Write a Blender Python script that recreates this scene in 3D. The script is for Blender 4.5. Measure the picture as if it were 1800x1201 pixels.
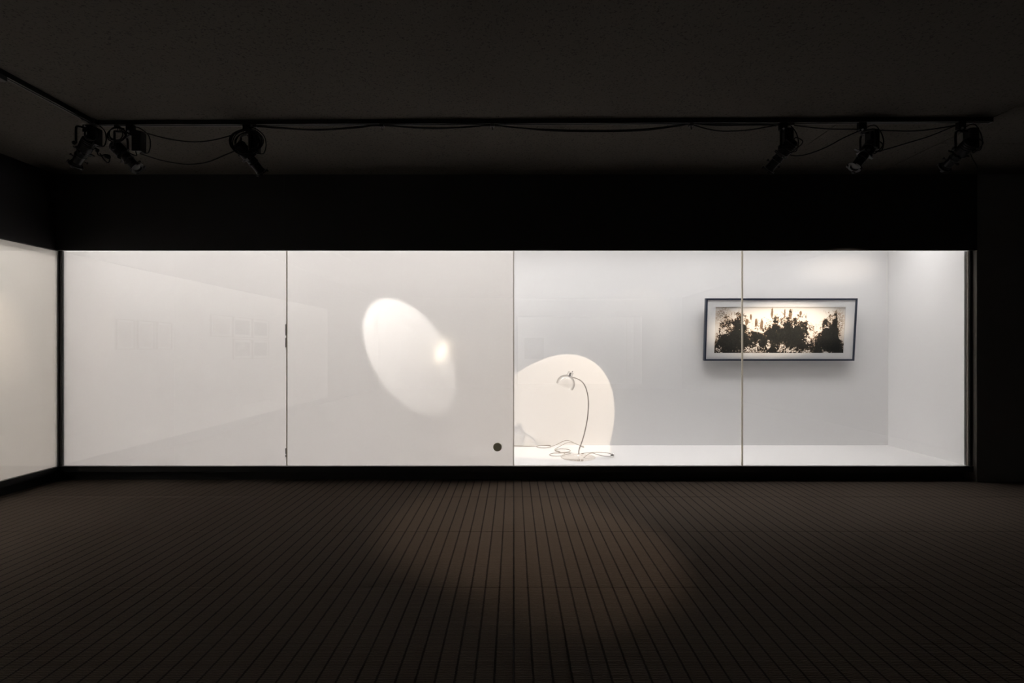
import bpy, bmesh, math, random
from mathutils import Vector, Matrix

random.seed(7)
SC = bpy.context.scene
for o in list(bpy.data.objects):
    bpy.data.objects.remove(o)
COL = SC.collection

# ------------------------------------------------------------------ camera
FPX, CX, CY, EYE = 888.0, 903.0, 614.0, 1.30      # focal length in px (1800 wide), vanishing point, eye height
cam_d = bpy.data.cameras.new('camera')
cam_d.sensor_width = 36.0
cam_d.lens = FPX / 1800 * 36
cam_d.shift_x = -(CX - 900) / 1800
cam_d.shift_y = (CY - 600.5) / 1800
cam_d.clip_start = 0.02
cam = bpy.data.objects.new('camera', cam_d)
cam.location = (0, 0, EYE)
cam.rotation_euler = (math.pi / 2, 0, 0)
COL.objects.link(cam)
SC.camera = cam

# ------------------------------------------------------------------ world, view
wd = bpy.data.worlds.new('world')
SC.world = wd
wd.use_nodes = True
wd.node_tree.nodes['Background'].inputs[0].default_value = (0.02, 0.02, 0.022, 1)
wd.node_tree.nodes['Background'].inputs[1].default_value = 0.02
SC.view_settings.view_transform = 'Standard'
SC.view_settings.look = 'None'
SC.view_settings.exposure = 0.0
SC.view_settings.gamma = 1.0
SC.view_settings.use_curve_mapping = False
SC.cycles.max_bounces = 12
SC.cycles.diffuse_bounces = 6
SC.cycles.transparent_max_bounces = 16
SC.cycles.use_denoising = True

CASE_LIGHT = 17.9          # emission of the ceiling luminaires of the case
LEFT_LIGHT = 12.8
FAR_LIGHT = 3.6
SPOT = dict(screen=228, lamp=280, film=80, art=450, floor_a=115, floor_b=115)

# ------------------------------------------------------------------ helpers
def at(px, py, Y):
    """point of the place seen at photo pixel (px, py) at distance Y from the camera"""
    return Vector(((px - CX) / FPX * Y, Y, EYE - (py - CY) / FPX * Y))

WM = {}
def thing(name, label, cat, loc=(0, 0, 0), group=None):
    o = bpy.data.objects.new(name, None)
    o.empty_display_size = 0.1
    COL.objects.link(o)
    o.location = loc
    WM[o.name] = Vector(loc)
    o['label'] = label
    o['category'] = cat
    if group:
        o['group'] = group
    return o

def obj(name, bm, mat, parent=None, smooth=None, label=None, base=None):
    """link bm (world coordinates) as one mesh object"""
    off = Vector((0, 0, 0))
    if parent is not None:
        off = WM[parent.name]
    elif base is not None:
        off = Vector(base)
    if off.length:
        bmesh.ops.translate(bm, verts=bm.verts, vec=-off)
    if smooth is not None:
        for f in bm.faces:
            f.smooth = True
    me = bpy.data.meshes.new(name)
    bm.to_mesh(me)
    bm.free()
    if smooth is not None:
        try:
            me.set_sharp_from_angle(angle=math.radians(smooth))
        except Exception:
            pass
    o = bpy.data.objects.new(name, me)
    COL.objects.link(o)
    if mat:
        me.materials.append(MAT[mat])
    if parent is not None:
        o.parent = parent
        WM[o.name] = off
    else:
        o.location = off
        WM[o.name] = off
    if label:
        o['label'] = label
    return o

def tag(o, label=None, cat=None, group=None, kind=None):
    for k, v in (('label', label), ('category', cat), ('group', group), ('kind', kind)):
        if v:
            o[k] = v
    return o

def B():
    return bmesh.new()

def add_box(bm, x0, x1, y0, y1, z0, z1, bevel=0.0, M=None):
    vs = [bm.verts.new((x, y, z)) for x in (x0, x1) for y in (y0, y1) for z in (z0, z1)]
    fs = []
    for a in ((0, 1, 3, 2), (4, 6, 7, 5), (0, 4, 5, 1), (2, 3, 7, 6), (0, 2, 6, 4), (1, 5, 7, 3)):
        fs.append(bm.faces.new([vs[i] for i in a]))
    allv = list(vs)
    if bevel:
        es = list({e for f in fs for e in f.edges})
        r = bmesh.ops.bevel(bm, geom=es, offset=bevel, segments=2, affect='EDGES', profile=0.6)
        allv = list({v for f in r['faces'] for v in f.verts} | {v for v in vs if v.is_valid})
    if M is not None:
        bmesh.ops.transform(bm, matrix=M, verts=allv)
    return bm

def box(x0, x1, y0, y1, z0, z1, bevel=0.0, M=None):
    return add_box(B(), x0, x1, y0, y1, z0, z1, bevel, M)

def smooth_path(pts, n=6):
    pts = [Vector(p) for p in pts]
    if len(pts) < 3:
        return pts
    out = []
    for i in range(len(pts) - 1):
        p0 = pts[i - 1] if i > 0 else pts[0] * 2 - pts[1]
        p1, p2 = pts[i], pts[i + 1]
        p3 = pts[i + 2] if i + 2 < len(pts) else pts[-1] * 2 - pts[-2]
        for k in range(n):
            t = k / n
            out.append(0.5 * ((2 * p1) + (p2 - p0) * t + (2 * p0 - 5 * p1 + 4 * p2 - p3) * t * t + (3 * p1 - p0 - 3 * p2 + p3) * t ** 3))
    out.append(pts[-1])
    return out

def add_tube(bm, pts, r, seg=8, smoothn=6, cap=True):
    P = smooth_path(pts, smoothn) if smoothn else [Vector(p) for p in pts]
    rad = r if callable(r) else (lambda t: r)
    t0 = (P[1] - P[0]).normalized()
    up = Vector((0, 0, 1)) if abs(t0.z) < 0.9 else Vector((1, 0, 0))
    nrm = t0.cross(up).normalized()
    rings = []
    for i, p in enumerate(P):
        a = P[max(i - 1, 0)]
        b = P[min(i + 1, len(P) - 1)]
        t = (b - a)
        t = t.normalized() if t.length > 1e-9 else t0
        nrm = (nrm - t * nrm.dot(t))
        nrm = nrm.normalized() if nrm.length > 1e-6 else t.orthogonal().normalized()
        bn = t.cross(nrm)
        rr = rad(i / (len(P) - 1))
        rings.append([bm.verts.new(p + (nrm * math.cos(2 * math.pi * k / seg) + bn * math.sin(2 * math.pi * k / seg)) * rr) for k in range(seg)])
    for a, b in zip(rings, rings[1:]):
        for k in range(seg):
            bm.faces.new((a[k], a[(k + 1) % seg], b[(k + 1) % seg], b[k]))
    if cap:
        bm.faces.new(list(reversed(rings[0])))
        bm.faces.new(rings[-1])
    return bm

def tube(pts, r, seg=8, smoothn=6):
    return add_tube(B(), pts, r, seg, smoothn)

def frame_matrix(origin, axis, roll_hint=(0, 0, 1)):
    """local z along axis"""
    z = Vector(axis).normalized()
    h = Vector(roll_hint)
    if abs(z.dot(h)) > 0.98:
        h = Vector((0, 1, 0))
    x = h.cross(z).normalized()
    y = z.cross(x)
    M = Matrix((x, y, z)).transposed().to_4x4()
    M.translation = Vector(origin)
    return M

def add_lathe(bm, prof, M=None, seg=24, closed=False):
    """profile [(r, z)...] spun about local z"""
    rings = []
    new = []
    for r, z in prof:
        if r < 1e-6:
            v = bm.verts.new((0, 0, z)); new.append(v); rings.append([v])
        else:
            rg = [bm.verts.new((r * math.cos(2 * math.pi * k / seg), r * math.sin(2 * math.pi * k / seg), z)) for k in range(seg)]
            new += rg; rings.append(rg)
    pairs = list(zip(rings, rings[1:]))
    if closed:
        pairs.append((rings[-1], rings[0]))
    for a, b in pairs:
        for k in range(seg):
            k2 = (k + 1) % seg
            if len(a) == 1 and len(b) == 1:
                continue
            if len(a) == 1:
                bm.faces.new((a[0], b[k2], b[k]))
            elif len(b) == 1:
                bm.faces.new((a[k], a[k2], b[0]))
            else:
                bm.faces.new((a[k], a[k2], b[k2], b[k]))
    if M is not None:
        bmesh.ops.transform(bm, matrix=M, verts=new)
    bmesh.ops.recalc_face_normals(bm, faces=bm.faces)
    return bm

def lathe(prof, M=None, seg=24, closed=False):
    return add_lathe(B(), prof, M, seg, closed)

# ------------------------------------------------------------------ materials
MAT = {}
class NT:
    def __init__(s, name):
        s.m = bpy.data.materials.new(name)
        s.m.use_nodes = True
        s.t = s.m.node_tree
        s.t.nodes.clear()
        s.out = s.t.nodes.new('ShaderNodeOutputMaterial')
        MAT[name] = s.m
    def n(s, typ, **kw):
        nd = s.t.nodes.new('ShaderNode' + typ)
        for k, v in kw.items():
            setattr(nd, k, v)
        return nd
    def l(s, a, b):
        s.t.links.new(a, b)
    def put(s, sock, v):
        if isinstance(v, bpy.types.NodeSocket):
            s.l(v, sock)
        elif isinstance(v, (tuple, list)) and len(v) == 3 and sock.type == 'RGBA':
            sock.default_value = (*v, 1)
        else:
            sock.default_value = v
    def math(s, op, a, b=None, c=None, clamp=False):
        nd = s.n('Math', operation=op, use_clamp=clamp)
        for i, v in enumerate((a, b, c)):
            if v is not None:
                s.put(nd.inputs[i], v)
        return nd.outputs[0]
    def noise(s, vec, scale, detail=4, rough=0.55, dist=0.0):
        nd = s.n('TexNoise')
        if vec is not None:
            s.l(vec, nd.inputs['Vector'])
        nd.inputs['Scale'].default_value = scale
        nd.inputs['Detail'].default_value = detail
        nd.inputs['Roughness'].default_value = rough
        nd.inputs['Distortion'].default_value = dist
        return nd.outputs['Fac']
    def ramp(s, fac, stops, interp='LINEAR'):
        nd = s.n('ValToRGB')
        cr = nd.color_ramp
        cr.interpolation = interp
        while len(cr.elements) < len(stops):
            cr.elements.new(0.5)
        for e, (p, c) in zip(cr.elements, stops):
            e.position = p
            e.color = (*c, 1) if not isinstance(c, (int, float)) else (c, c, c, 1)
        s.l(fac, nd.inputs[0])
        return nd.outputs[0]
    def mixc(s, fac, a, b):
        nd = s.n('Mix', data_type='RGBA')
        s.put(nd.inputs[0], fac); s.put(nd.inputs[6], a); s.put(nd.inputs[7], b)
        return nd.outputs[2]
    def smooth(s, v, a, b):
        nd = s.n('MapRange', interpolation_type='SMOOTHSTEP')
        s.put(nd.inputs[0], v)
        nd.inputs[1].default_value = a; nd.inputs[2].default_value = b
        return nd.outputs[0]
    def bump(s, h, strength, dist):
        nd = s.n('Bump')
        nd.inputs['Strength'].default_value = strength
        nd.inputs['Distance'].default_value = dist
        s.l(h, nd.inputs['Height'])
        return nd.outputs[0]
    def principled(s, color, rough=0.6, metal=0.0, spec=0.5, normal=None):
        p = s.n('BsdfPrincipled')
        s.put(p.inputs['Base Color'], color)
        s.put(p.inputs['Roughness'], rough)
        p.inputs['Metallic'].default_value = metal
        p.inputs['Specular IOR Level'].default_value = spec
        if normal is not None:
            s.l(normal, p.inputs['Normal'])
        s.l(p.outputs[0], s.out.inputs[0])
        return p
    def pos(s):
        return s.n('NewGeometry').outputs['Position']
    def objc(s):
        return s.n('TexCoord').outputs['Object']

def plain(name, color, rough=0.6, metal=0.0, spec=0.5, vary=0.06, scale=8.0, bump=0.0):
    t = NT(name)
    f = t.noise(t.pos(), scale, 4)
    c = t.mixc(f, tuple(v * (1 - vary) for v in color), tuple(min(1, v * (1 + vary)) for v in color))
    nm = t.bump(t.noise(t.pos(), 220, 2), bump, 0.001) if bump else None
    t.principled(c, rough, metal, spec, nm)

plain('case_white', (0.89, 0.882, 0.877), 0.75, spec=0.2, vary=0.012, scale=1.5)
plain('case_floor', (0.79, 0.775, 0.765), 0.6, spec=0.25, vary=0.012, scale=2)
plain('case_light_frame', (0.8, 0.8, 0.8), 0.5)
plain('black_board', (0.024, 0.022, 0.023), 0.6, spec=0.25, vary=0.15, scale=3)
plain('wall_paint', (0.14, 0.132, 0.128), 0.8, spec=0.2, vary=0.1, scale=4)
plain('reveal_wood', (0.13, 0.115, 0.10), 0.6, spec=0.3, vary=0.2, scale=20)
plain('black_metal', (0.008, 0.008, 0.009), 0.42, spec=0.5, vary=0.2, scale=30)
plain('fixture_black', (0.006, 0.006, 0.007), 0.45, spec=0.3, vary=0.25, scale=40)
plain('fixture_grey', (0.016, 0.016, 0.018), 0.35, metal=0.4, vary=0.2, scale=40)
plain('cable_black', (0.006, 0.006, 0.006), 0.7, spec=0.2, vary=0.2, scale=50)
plain('bolt_steel', (0.45, 0.45, 0.45), 0.3, metal=0.9)
plain('seal_dark', (0.13, 0.125, 0.12), 0.5, vary=0.4, scale=90)
plain('frame_navy', (0.026, 0.034, 0.058), 0.4, spec=0.4, vary=0.12, scale=20)
plain('frame_wood', (0.22, 0.15, 0.10), 0.5, vary=0.1, scale=20)
plain('mat_board', (0.94, 0.935, 0.93), 0.8, spec=0.1, vary=0.01)
plain('cord_grey', (0.42, 0.38, 0.33), 0.4, vary=0.06, scale=60)
plain('wire_grey', (0.17, 0.15, 0.135), 0.35, metal=0.3, vary=0.1)
plain('chrome', (0.6, 0.6, 0.6), 0.16, metal=1.0, vary=0.03)
plain('dark_pin', (0.05, 0.047, 0.045), 0.4, vary=0.1)

# ceiling: mineral board with dark specks
t = NT('ceiling_board')
pp = t.pos()
sp = t.ramp(t.noise(pp, 75, 3, 0.6), [(0.32, 0.45), (0.45, 1.0)])
wide = t.noise(pp, 2.2, 3)
c0 = t.mixc(wide, (0.080, 0.072, 0.063), (0.088, 0.080, 0.070))
nd = t.n('Mix', data_type='RGBA', blend_type='MULTIPLY'); nd.inputs[0].default_value = 1
t.l(c0, nd.inputs[6]); t.l(sp, nd.inputs[7])
t.principled(nd.outputs[2], 0.95, spec=0.05, normal=t.bump(sp, 0.4, 0.003))

# carpet: dark stripes running away from the eye, fine cross ribs
t = NT('carpet')
pp = t.pos()
sx = t.n('SeparateXYZ'); t.l(pp, sx.inputs[0])
wob = t.math('MULTIPLY', t.math('SUBTRACT', t.noise(pp, 60, 2), 0.5), 0.006)
xx = t.math('ADD', sx.outputs[0], wob)
d = t.math('PINGPONG', t.math('ADD', xx, 100 * 0.07722), 0.03861)
stripe = t.smooth(d, 0.0025, 0.0062)               # 0 on the dark stripe
wv = t.math('ADD', t.math('MULTIPLY', sx.outputs[1], 2 * math.pi / 0.0105), t.math('MULTIPLY', t.noise(pp, 45, 2), 5.0))
rib = t.math('ADD', t.math('MULTIPLY', t.math('SINE', wv), 0.5), 0.5)
fib = t.noise(pp, 260, 2)
body = t.mixc(t.math('MULTIPLY', rib, fib), (0.058, 0.045, 0.036), (0.195, 0.155, 0.125))
body = t.mixc(t.noise(pp, 3, 3), body, t.mixc(0.25, body, (0.105, 0.078, 0.062)))
col = t.mixc(stripe, (0.030, 0.024, 0.021), body)
t.principled(col, 0.95, spec=0.05, normal=t.bump(t.math('MULTIPLY', rib, stripe), 0.6, 0.004))

def thin_glass(name, f0=0.042, dust=0.0, dustcol=(0.8, 0.8, 0.82), tint=(1, 1, 1)):
    t = NT(name)
    g = t.n('NewGeometry')
    dt = t.n('VectorMath', operation='DOT_PRODUCT')
    t.l(g.outputs['Normal'], dt.inputs[0]); t.l(g.outputs['Incoming'], dt.inputs[1])
    c = t.math('ABSOLUTE', dt.outputs['Value'])
    f = t.math('MULTIPLY_ADD', t.math('POWER', t.math('SUBTRACT', 1.0, c), 5.0), 1 - f0, f0, clamp=True)
    tr = t.n('BsdfTransparent'); tr.inputs[0].default_value = (*tint, 1)
    gl = t.n('BsdfGlossy'); gl.inputs['Roughness'].default_value = 0.0
    gl.inputs['Color'].default_value = (1, 1, 1, 1)
    mx = t.n('MixShader')
    t.l(f, mx.inputs[0]); t.l(tr.outputs[0], mx.inputs[1]); t.l(gl.outputs[0], mx.inputs[2])
    last = mx.outputs[0]
    if dust:
        df = t.n('BsdfDiffuse'); df.inputs[0].default_value = (*dustcol, 1)
        m2 = t.n('MixShader'); m2.inputs[0].default_value = dust
        t.l(last, m2.inputs[1]); t.l(df.outputs[0], m2.inputs[2])
        last = m2.outputs[0]
    t.l(last, t.out.inputs[0])

thin_glass('case_glass', 0.042, dust=0.013)
thin_glass('frame_glazing', 0.012)

# projection film: scatters light from both sides
t = NT('film')
cc = t.mixc(t.noise(t.pos(), 0.7, 2), (0.95, 0.935, 0.92), (0.96, 0.945, 0.93))
df = t.n('BsdfDiffuse'); tl = t.n('BsdfTranslucent')
t.l(cc, df.inputs[0]); t.l(cc, tl.inputs[0])
mx = t.n('MixShader'); mx.inputs[0].default_value = 0.765
t.l(df.outputs[0], mx.inputs[1]); t.l(tl.outputs[0], mx.inputs[2])
t.l(mx.outputs[0], t.out.inputs[0])

def seal(name, c):
    t = NT(name)
    cc = t.mixc(t.noise(t.pos(), 40, 3), tuple(v * .9 for v in c), c)
    df = t.n('BsdfDiffuse'); tl = t.n('BsdfTranslucent')
    t.l(cc, df.inputs[0]); t.l(cc, tl.inputs[0])
    mx = t.n('MixShader'); mx.inputs[0].default_value = 0.6
    t.l(df.outputs[0], mx.inputs[1]); t.l(tl.outputs[0], mx.inputs[2])
    t.l(mx.outputs[0], t.out.inputs[0])
seal('seal_beige', (0.92, 0.88, 0.80))
seal('seal_grey', (0.70, 0.66, 0.60))
seal('disc_dark', (0.50, 0.49, 0.42))

# blown glass: clear face on, darker towards its edges where the sight line runs longer through the wall
def blown(name, body, edgec, power, solid=0.0):
    t = NT(name)
    g = t.n('NewGeometry')
    dt = t.n('VectorMath', operation='DOT_PRODUCT')
    t.l(g.outputs['Normal'], dt.inputs[0]); t.l(g.outputs['Incoming'], dt.inputs[1])
    c1 = t.math('SUBTRACT', 1.0, t.math('ABSOLUTE', dt.outputs['Value']))
    fr_ = t.math('MULTIPLY_ADD', t.math('POWER', c1, 5.0), 0.957, 0.043, clamp=True)
    tr_ = t.n('BsdfTransparent')
    t.l(t.mixc(t.math('POWER', c1, power), body, edgec), tr_.inputs[0])
    gl_ = t.n('BsdfGlossy'); gl_.inputs['Roughness'].default_value = 0.02; gl_.inputs['Color'].default_value = (1, 1, 1, 1)
    mx = t.n('MixShader'); t.l(fr_, mx.inputs[0]); t.l(tr_.outputs[0], mx.inputs[1]); t.l(gl_.outputs[0], mx.inputs[2])
    last = mx.outputs[0]
    if solid:      # a share of true refraction, which also takes a little light out of the beam behind it
        rf = t.n('BsdfGlass'); rf.inputs['IOR'].default_value = 1.2
        m2 = t.n('MixShader'); m2.inputs[0].default_value = solid
        t.l(last, m2.inputs[1]); t.l(rf.outputs[0], m2.inputs[2])
        last = m2.outputs[0]
    t.l(last, t.out.inputs[0])
blown('shade_glass', (0.993, 0.992, 0.99), (0.60, 0.57, 0.54), 3.0, 0.17)
blown('clear_glass', (0.975, 0.973, 0.968), (0.55, 0.52, 0.49), 4.0)
blown('base_glass', (0.985, 0.983, 0.978), (0.80, 0.77, 0.74), 5.0)

def emitter(name, color, strength, focus=0.0):
    """focus > 0: lensed luminaire that throws more of its light straight ahead"""
    t = NT(name)
    e = t.n('Emission'); e.inputs[0].default_value = (*color, 1); e.inputs[1].default_value = strength
    if focus:
        g = t.n('NewGeometry')
        dt = t.n('VectorMath', operation='DOT_PRODUCT')
        t.l(g.outputs['Normal'], dt.inputs[0]); t.l(g.outputs['Incoming'], dt.inputs[1])
        t.l(t.math('MULTIPLY', t.math('POWER', t.math('ABSOLUTE', dt.outputs['Value']), focus), strength), e.inputs[1])
    t.l(e.outputs[0], t.out.inputs[0])
emitter('case_luminaire', (1.0, 0.985, 0.978), CASE_LIGHT, 2.7)
emitter('left_luminaire', (1.0, 0.95, 0.87), LEFT_LIGHT, 2.0)
emitter('far_luminaire', (1.0, 0.96, 0.92), FAR_LIGHT)
emitter('added_edge_glow', (1, 1, 0.99), 0.95)  # glow of the strip added for the bright line above the glass
emitter('added_bulb_glow', (1.0, 0.86, 0.66), 11)  # bulb of the lamp added behind the film for the warm spot
plain('lens_glass', (0.02, 0.019, 0.018), 0.3, spec=0.4)

# the ink drawing: dark mass with ragged skyline on warm white paper (flat print)
t = NT('ink_drawing')
tc = t.n('TexCoord')
sx = t.n('SeparateXYZ'); t.l(tc.outputs['Generated'], sx.inputs[0])
u, v = sx.outputs[0], sx.outputs[2]
cb = t.n('CombineXYZ'); t.l(t.math('MULTIPLY', u, 2.93), cb.inputs[0]); t.l(v, cb.inputs[1])
uv = cb.outputs[0]
fc = t.n('FloatCurve')
pts = [(0, .12), (.03, .45), (.07, .70), (.13, .66), (.17, .80), (.21, .76), (.25, .56), (.29, .50), (.36, .50), (.42, .56),
       (.47, .70), (.55, .70), (.61, .74), (.66, .70), (.70, .66), (.725, .48), (.78, .40), (.82, .46), (.845, .70), (.89, .70),
       (.925, .84), (.945, .60), (.97, .36), (1, .15)]
cv = fc.mapping.curves[0]
for p in pts[1:-1]:
    cv.points.new(*p)
cv.points[0].location = pts[0]; cv.points[-1].location = pts[-1]
fc.mapping.update()
t.l(u, fc.inputs['Value'])
n1 = t.math('SUBTRACT', t.noise(uv, 7, 8, 0.62, 0.6), 0.5)
n2 = t.math('SUBTRACT', t.noise(uv, 19, 6, 0.6, 1.2), 0.5)
d0 = t.math('SUBTRACT', fc.outputs[0], v)
d1 = t.math('ADD', t.math('ADD', d0, t.math('MULTIPLY', n1, 1.1)), t.math('MULTIPLY', n2, 0.95))
mass = t.smooth(d1, -0.13, 0.15)
def bumpf(cu, cw, cvv, ch):
    a = t.math('DIVIDE', t.math('SUBTRACT', u, cu), cw)
    b = t.math('DIVIDE', t.math('SUBTRACT', v, cvv), ch)
    r2 = t.math('ADD', t.math('MULTIPLY', a, a), t.math('MULTIPLY', b, b))
    return t.math('POWER', 2.718, t.math('MULTIPLY', r2, -1.0))
n3 = t.noise(uv, 11, 6, 0.65, 1.6)
n4 = t.noise(uv, 30, 4, 0.6, 0.8)
holes = None
for b in ((.30, .12, .06, .10), (.52, .05, .12, .12), (.60, .09, .05, .09), (.735, .05, .30, .16), (.70, .012, .02, .10), (.72, .05, .02, .10),
          (.865, .05, .0, .07), (.75, .03, .45, .12), (.79, .035, .68, .10), (.70, .02, .40, .05), (.06, .05, .48, .16), (.33, .03, .2, .08), (.42, .02, .16, .14), (.77, .06, .62, .16), (.50, .03, .62, .05), (.03, .05, .08, .10)):
    q = bumpf(*b)
    holes = q if holes is None else t.math('MAXIMUM', holes, q)
hs = t.smooth(t.math('ADD', t.math('ADD', t.math('MULTIPLY', holes, 0.46), t.math('MULTIPLY', t.math('SUBTRACT', n3, 0.5), 1.5)), t.math('MULTIPLY', t.math('SUBTRACT', n4, 0.5), 1.2)), 0.24, 0.52)
mass = t.math('MULTIPLY', mass, t.math('SUBTRACT', 1.0, hs))
# wisps at the sides, plumes above the skyline
wisp = t.math('MULTIPLY', t.math('MAXIMUM', bumpf(.06, .06, .80, .2), bumpf(.955, .04, .65, .3)),
              t.smooth(t.noise(uv, 24, 6, 0.7, 2.2), 0.44, 0.60))
pl = None
for b in ((.437, .010, .86, .11), (.535, .006, .85, .12), (.578, .014, .84, .13), (.657, .010, .86, .06), (.275, .009, .78, .06), (.465, .007, .78, .04),
          (.318, .012, .66, .10), (.36, .013, .62, .12), (.245, .014, .68, .08), (.20, .02, .80, .06)):
    q = bumpf(*b)
    pl = q if pl is None else t.math('MAXIMUM', pl, q)
plume = t.math('MULTIPLY', t.smooth(t.math('ADD', pl, t.math('MULTIPLY', n2, 0.9)), 0.28, 0.55), 0.50)
dens = t.math('MAXIMUM', mass, t.math('MAXIMUM', t.math('MULTIPLY', wisp, 0.85), plume))
paper = t.mixc(t.noise(uv, 3, 3), (0.83, 0.80, 0.765), (0.85, 0.83, 0.80))
ink = t.ramp(dens, [(0.0, (0.84, 0.815, 0.78)), (0.20, (0.72, 0.62, 0.52)), (0.42, (0.36, 0.25, 0.165)), (0.58, (0.12, 0.082, 0.055)),
                    (0.80, (0.026, 0.023, 0.023)), (1.0, (0.016, 0.016, 0.0165))])
tone = t.mixc(t.math('MULTIPLY', t.smooth(n3, 0.35, 0.6), mass), ink, t.mixc(0.5, ink, (0.034, 0.037, 0.032)))
t.principled(tone, 0.8, spec=0.1)

# small prints in the side case and the opposite case
def print_mat(name, a, b, seed):
    t = NT(name)
    tc = t.n('TexCoord')
    mp = t.n('Mapping'); mp.inputs['Location'].default_value = (seed, seed * 1.7, 0)
    t.l(tc.outputs['Generated'], mp.inputs[0])
    f = t.smooth(t.noise(mp.outputs[0], 2.2, 3), 0.42, 0.58)
    t.principled(t.mixc(f, a, b), 0.7, spec=0.1)
print_mat('print_pale', (0.80, 0.74, 0.70), (0.62, 0.56, 0.53), 1.3)
print_mat('print_dark', (0.16, 0.15, 0.15), (0.62, 0.6, 0.58), 4.1)
print_mat('print_grey', (0.16, 0.15, 0.15), (0.08, 0.08, 0.08), 7.7)

# ------------------------------------------------------------------ layout
GY = 5.0            # glass plane of the main case
BY = 6.06           # back wall of the case
FZ = 0.146          # case floor
TZ = 2.273          # top of the glass
FASC_Z = 2.268
CEIL = 3.008
FY = 4.94           # face of the fascia and of the right wall
X0, X1 = -4.465, 4.505
JOINTS = [-2.247, 0.0, 2.264]
LX = -4.50          # glass plane of the side case
LBX = -5.56
RX = 4.534

# ---- floor: carpet tiles
fl = obj('floor', box(-6.6, 6.0, -8.2, 6.4, -0.12, -0.0095), 'black_board')
tag(fl, 'dark brown striped carpet laid in large tiles over the gallery floor', 'floor', kind='structure')
rows = [5.10, 4.443, 3.600, 2.757, 1.914, 1.071, 0.228, -2.4, -5.0, -7.0]
colsx = [-4.62, -2.782, 0.0, 2.782, 5.62]
for j in range(len(rows) - 1):
    for i in range(len(colsx) - 1):
        g = 0.0022
        obj('carpet_tile', box(colsx[i] + g, colsx[i + 1] - g, rows[j + 1] + g, rows[j] - g, -0.0095, 0.0, 0.0), 'carpet', fl)

# ---- ceiling: boards
ce = obj('ceiling', box(-6.6, 6.0, -8.2, 6.4, CEIL + 0.012, CEIL + 0.15), 'black_board')
tag(ce, 'dark speckled ceiling above the gallery', 'ceiling', kind='structure')
for a in ((-4.6, 3.53, -8.0, 5.0), (3.536, 5.9, -8.0, 3.557), (3.536, 5.9, 3.563, 4.197), (3.536, 5.9, 4.203, 5.0)):
    obj('ceiling_board', box(a[0], a[1], a[2], a[3], CEIL, CEIL + 0.012), 'ceiling_board', ce)
obj('ceiling_hatch', box(2.45, 2.90, 3.82, 4.20, CEIL - 0.004, CEIL, 0.0015), 'ceiling_board', ce)

# ---- walls
wr = obj('wall_right', box(RX, 5.9, FY, 6.4, 0, CEIL), 'wall_paint')
tag(wr, 'black painted wall to the right of the display case', 'wall', kind='structure')
obj('reveal_strip', box(RX - 0.004, RX, FY + 0.002, GY + 0.04, 0.0, FASC_Z), 'reveal_wood', wr)
ws = obj('wall_side', box(5.6, 5.9, -7.0, FY, 0, CEIL), 'wall_paint')
tag(ws, 'dark side wall of the gallery', 'wall', kind='structure')

wf = obj('wall_front', box(-4.6, RX, FY + 0.03, FY + 0.05, FASC_Z + 0.004, CEIL), 'black_board')
tag(wf, 'black fascia wall above the long display case', 'wall', kind='structure')
fj = [-4.5, -2.247, 0.0, 2.247, RX]
for a, b in zip(fj, fj[1:]):
    obj('fascia_panel', box(a + 0.0012, b - 0.0012, FY, FY + 0.03, FASC_Z, CEIL, 0.0), 'black_board', wf)
wl = obj('wall_left', box(-4.56, -4.535, -2.2, FY + 0.05, FASC_Z + 0.004, CEIL), 'black_board')
tag(wl, 'black fascia wall above the side display case', 'wall', kind='structure')
for a, b in ((2.75, FY), (0.5, 2.75), (-2.2, 0.5)):
    obj('fascia_panel', box(-4.535, -4.475, a + 0.0012, b - 0.0012, FASC_Z, CEIL), 'black_board', wl)
w2 = obj('wall_left_rear', box(-5.7, -4.5, -7.0, -2.2, 0, CEIL), 'wall_paint')
tag(w2, 'dark wall behind the camera on the left', 'wall', kind='structure')
wb = B()
add_box(wb, -5.7, 0.12, -7.2, -6.8, 0, CEIL)
add_box(wb, 4.29, 5.9, -7.2, -6.8, 0, CEIL)
add_box(wb, 0.12, 4.29, -7.2, -6.8, 2.4, CEIL)
wb = obj('wall_back', wb, 'wall_paint')
tag(wb, 'dark wall opposite the display case', 'wall', kind='structure')

# ------------------------------------------------------------------ main display case
dc = thing('display_case', 'long built-in white display case with four glass panels, left half covered by frosted film', 'display case', (0, GY, 0))
CT = 2.93
obj('back_wall', box(X0 - 0.05, X1, BY, BY + 0.04, FZ, CT), 'case_white', dc)
obj('side_wall', box(X1 - 0.015, X1 + 0.02, GY + 0.035, BY, FZ, CT), 'case_white', dc)
obj('side_wall', box(X0 - 0.02, X0 + 0.01, GY + 0.035, BY, FZ, CT), 'case_white', dc)
obj('case_floor', box(X0 - 0.02, X1 + 0.02, GY + 0.012, BY, FZ - 0.04, FZ), 'case_floor', dc)
obj('case_ceiling', box(X0 - 0.05, X1 + 0.02, FY + 0.05, BY, CT, CT + 0.03), 'case_white', dc)
obj('header_board', box(X0, X1, FY + 0.052, FY + 0.075, TZ + 0.005, CT), 'case_white', dc)
nlum = 6
for i in range(nlum):
    a = X0 + 0.15 + (X1 - X0 - 0.3) * i / nlum
    b = X0 + 0.15 + (X1 - X0 - 0.3) * (i + 1) / nlum
    lf = obj('light_fitting', box(a + 0.02, b - 0.02, 5.28, 5.64, CT - 0.05, CT, 0.004), 'case_light_frame', dc)
    obj('light_diffuser', box(a + 0.035, b - 0.035, 5.295, 5.625, CT - 0.056, CT - 0.0495), 'case_luminaire', lf)
obj('sill', box(X0 - 0.03, X1 + 0.022, GY - 0.025, GY + 0.035, 0.088, FZ - 0.001, 0.002), 'black_metal', dc)
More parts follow.
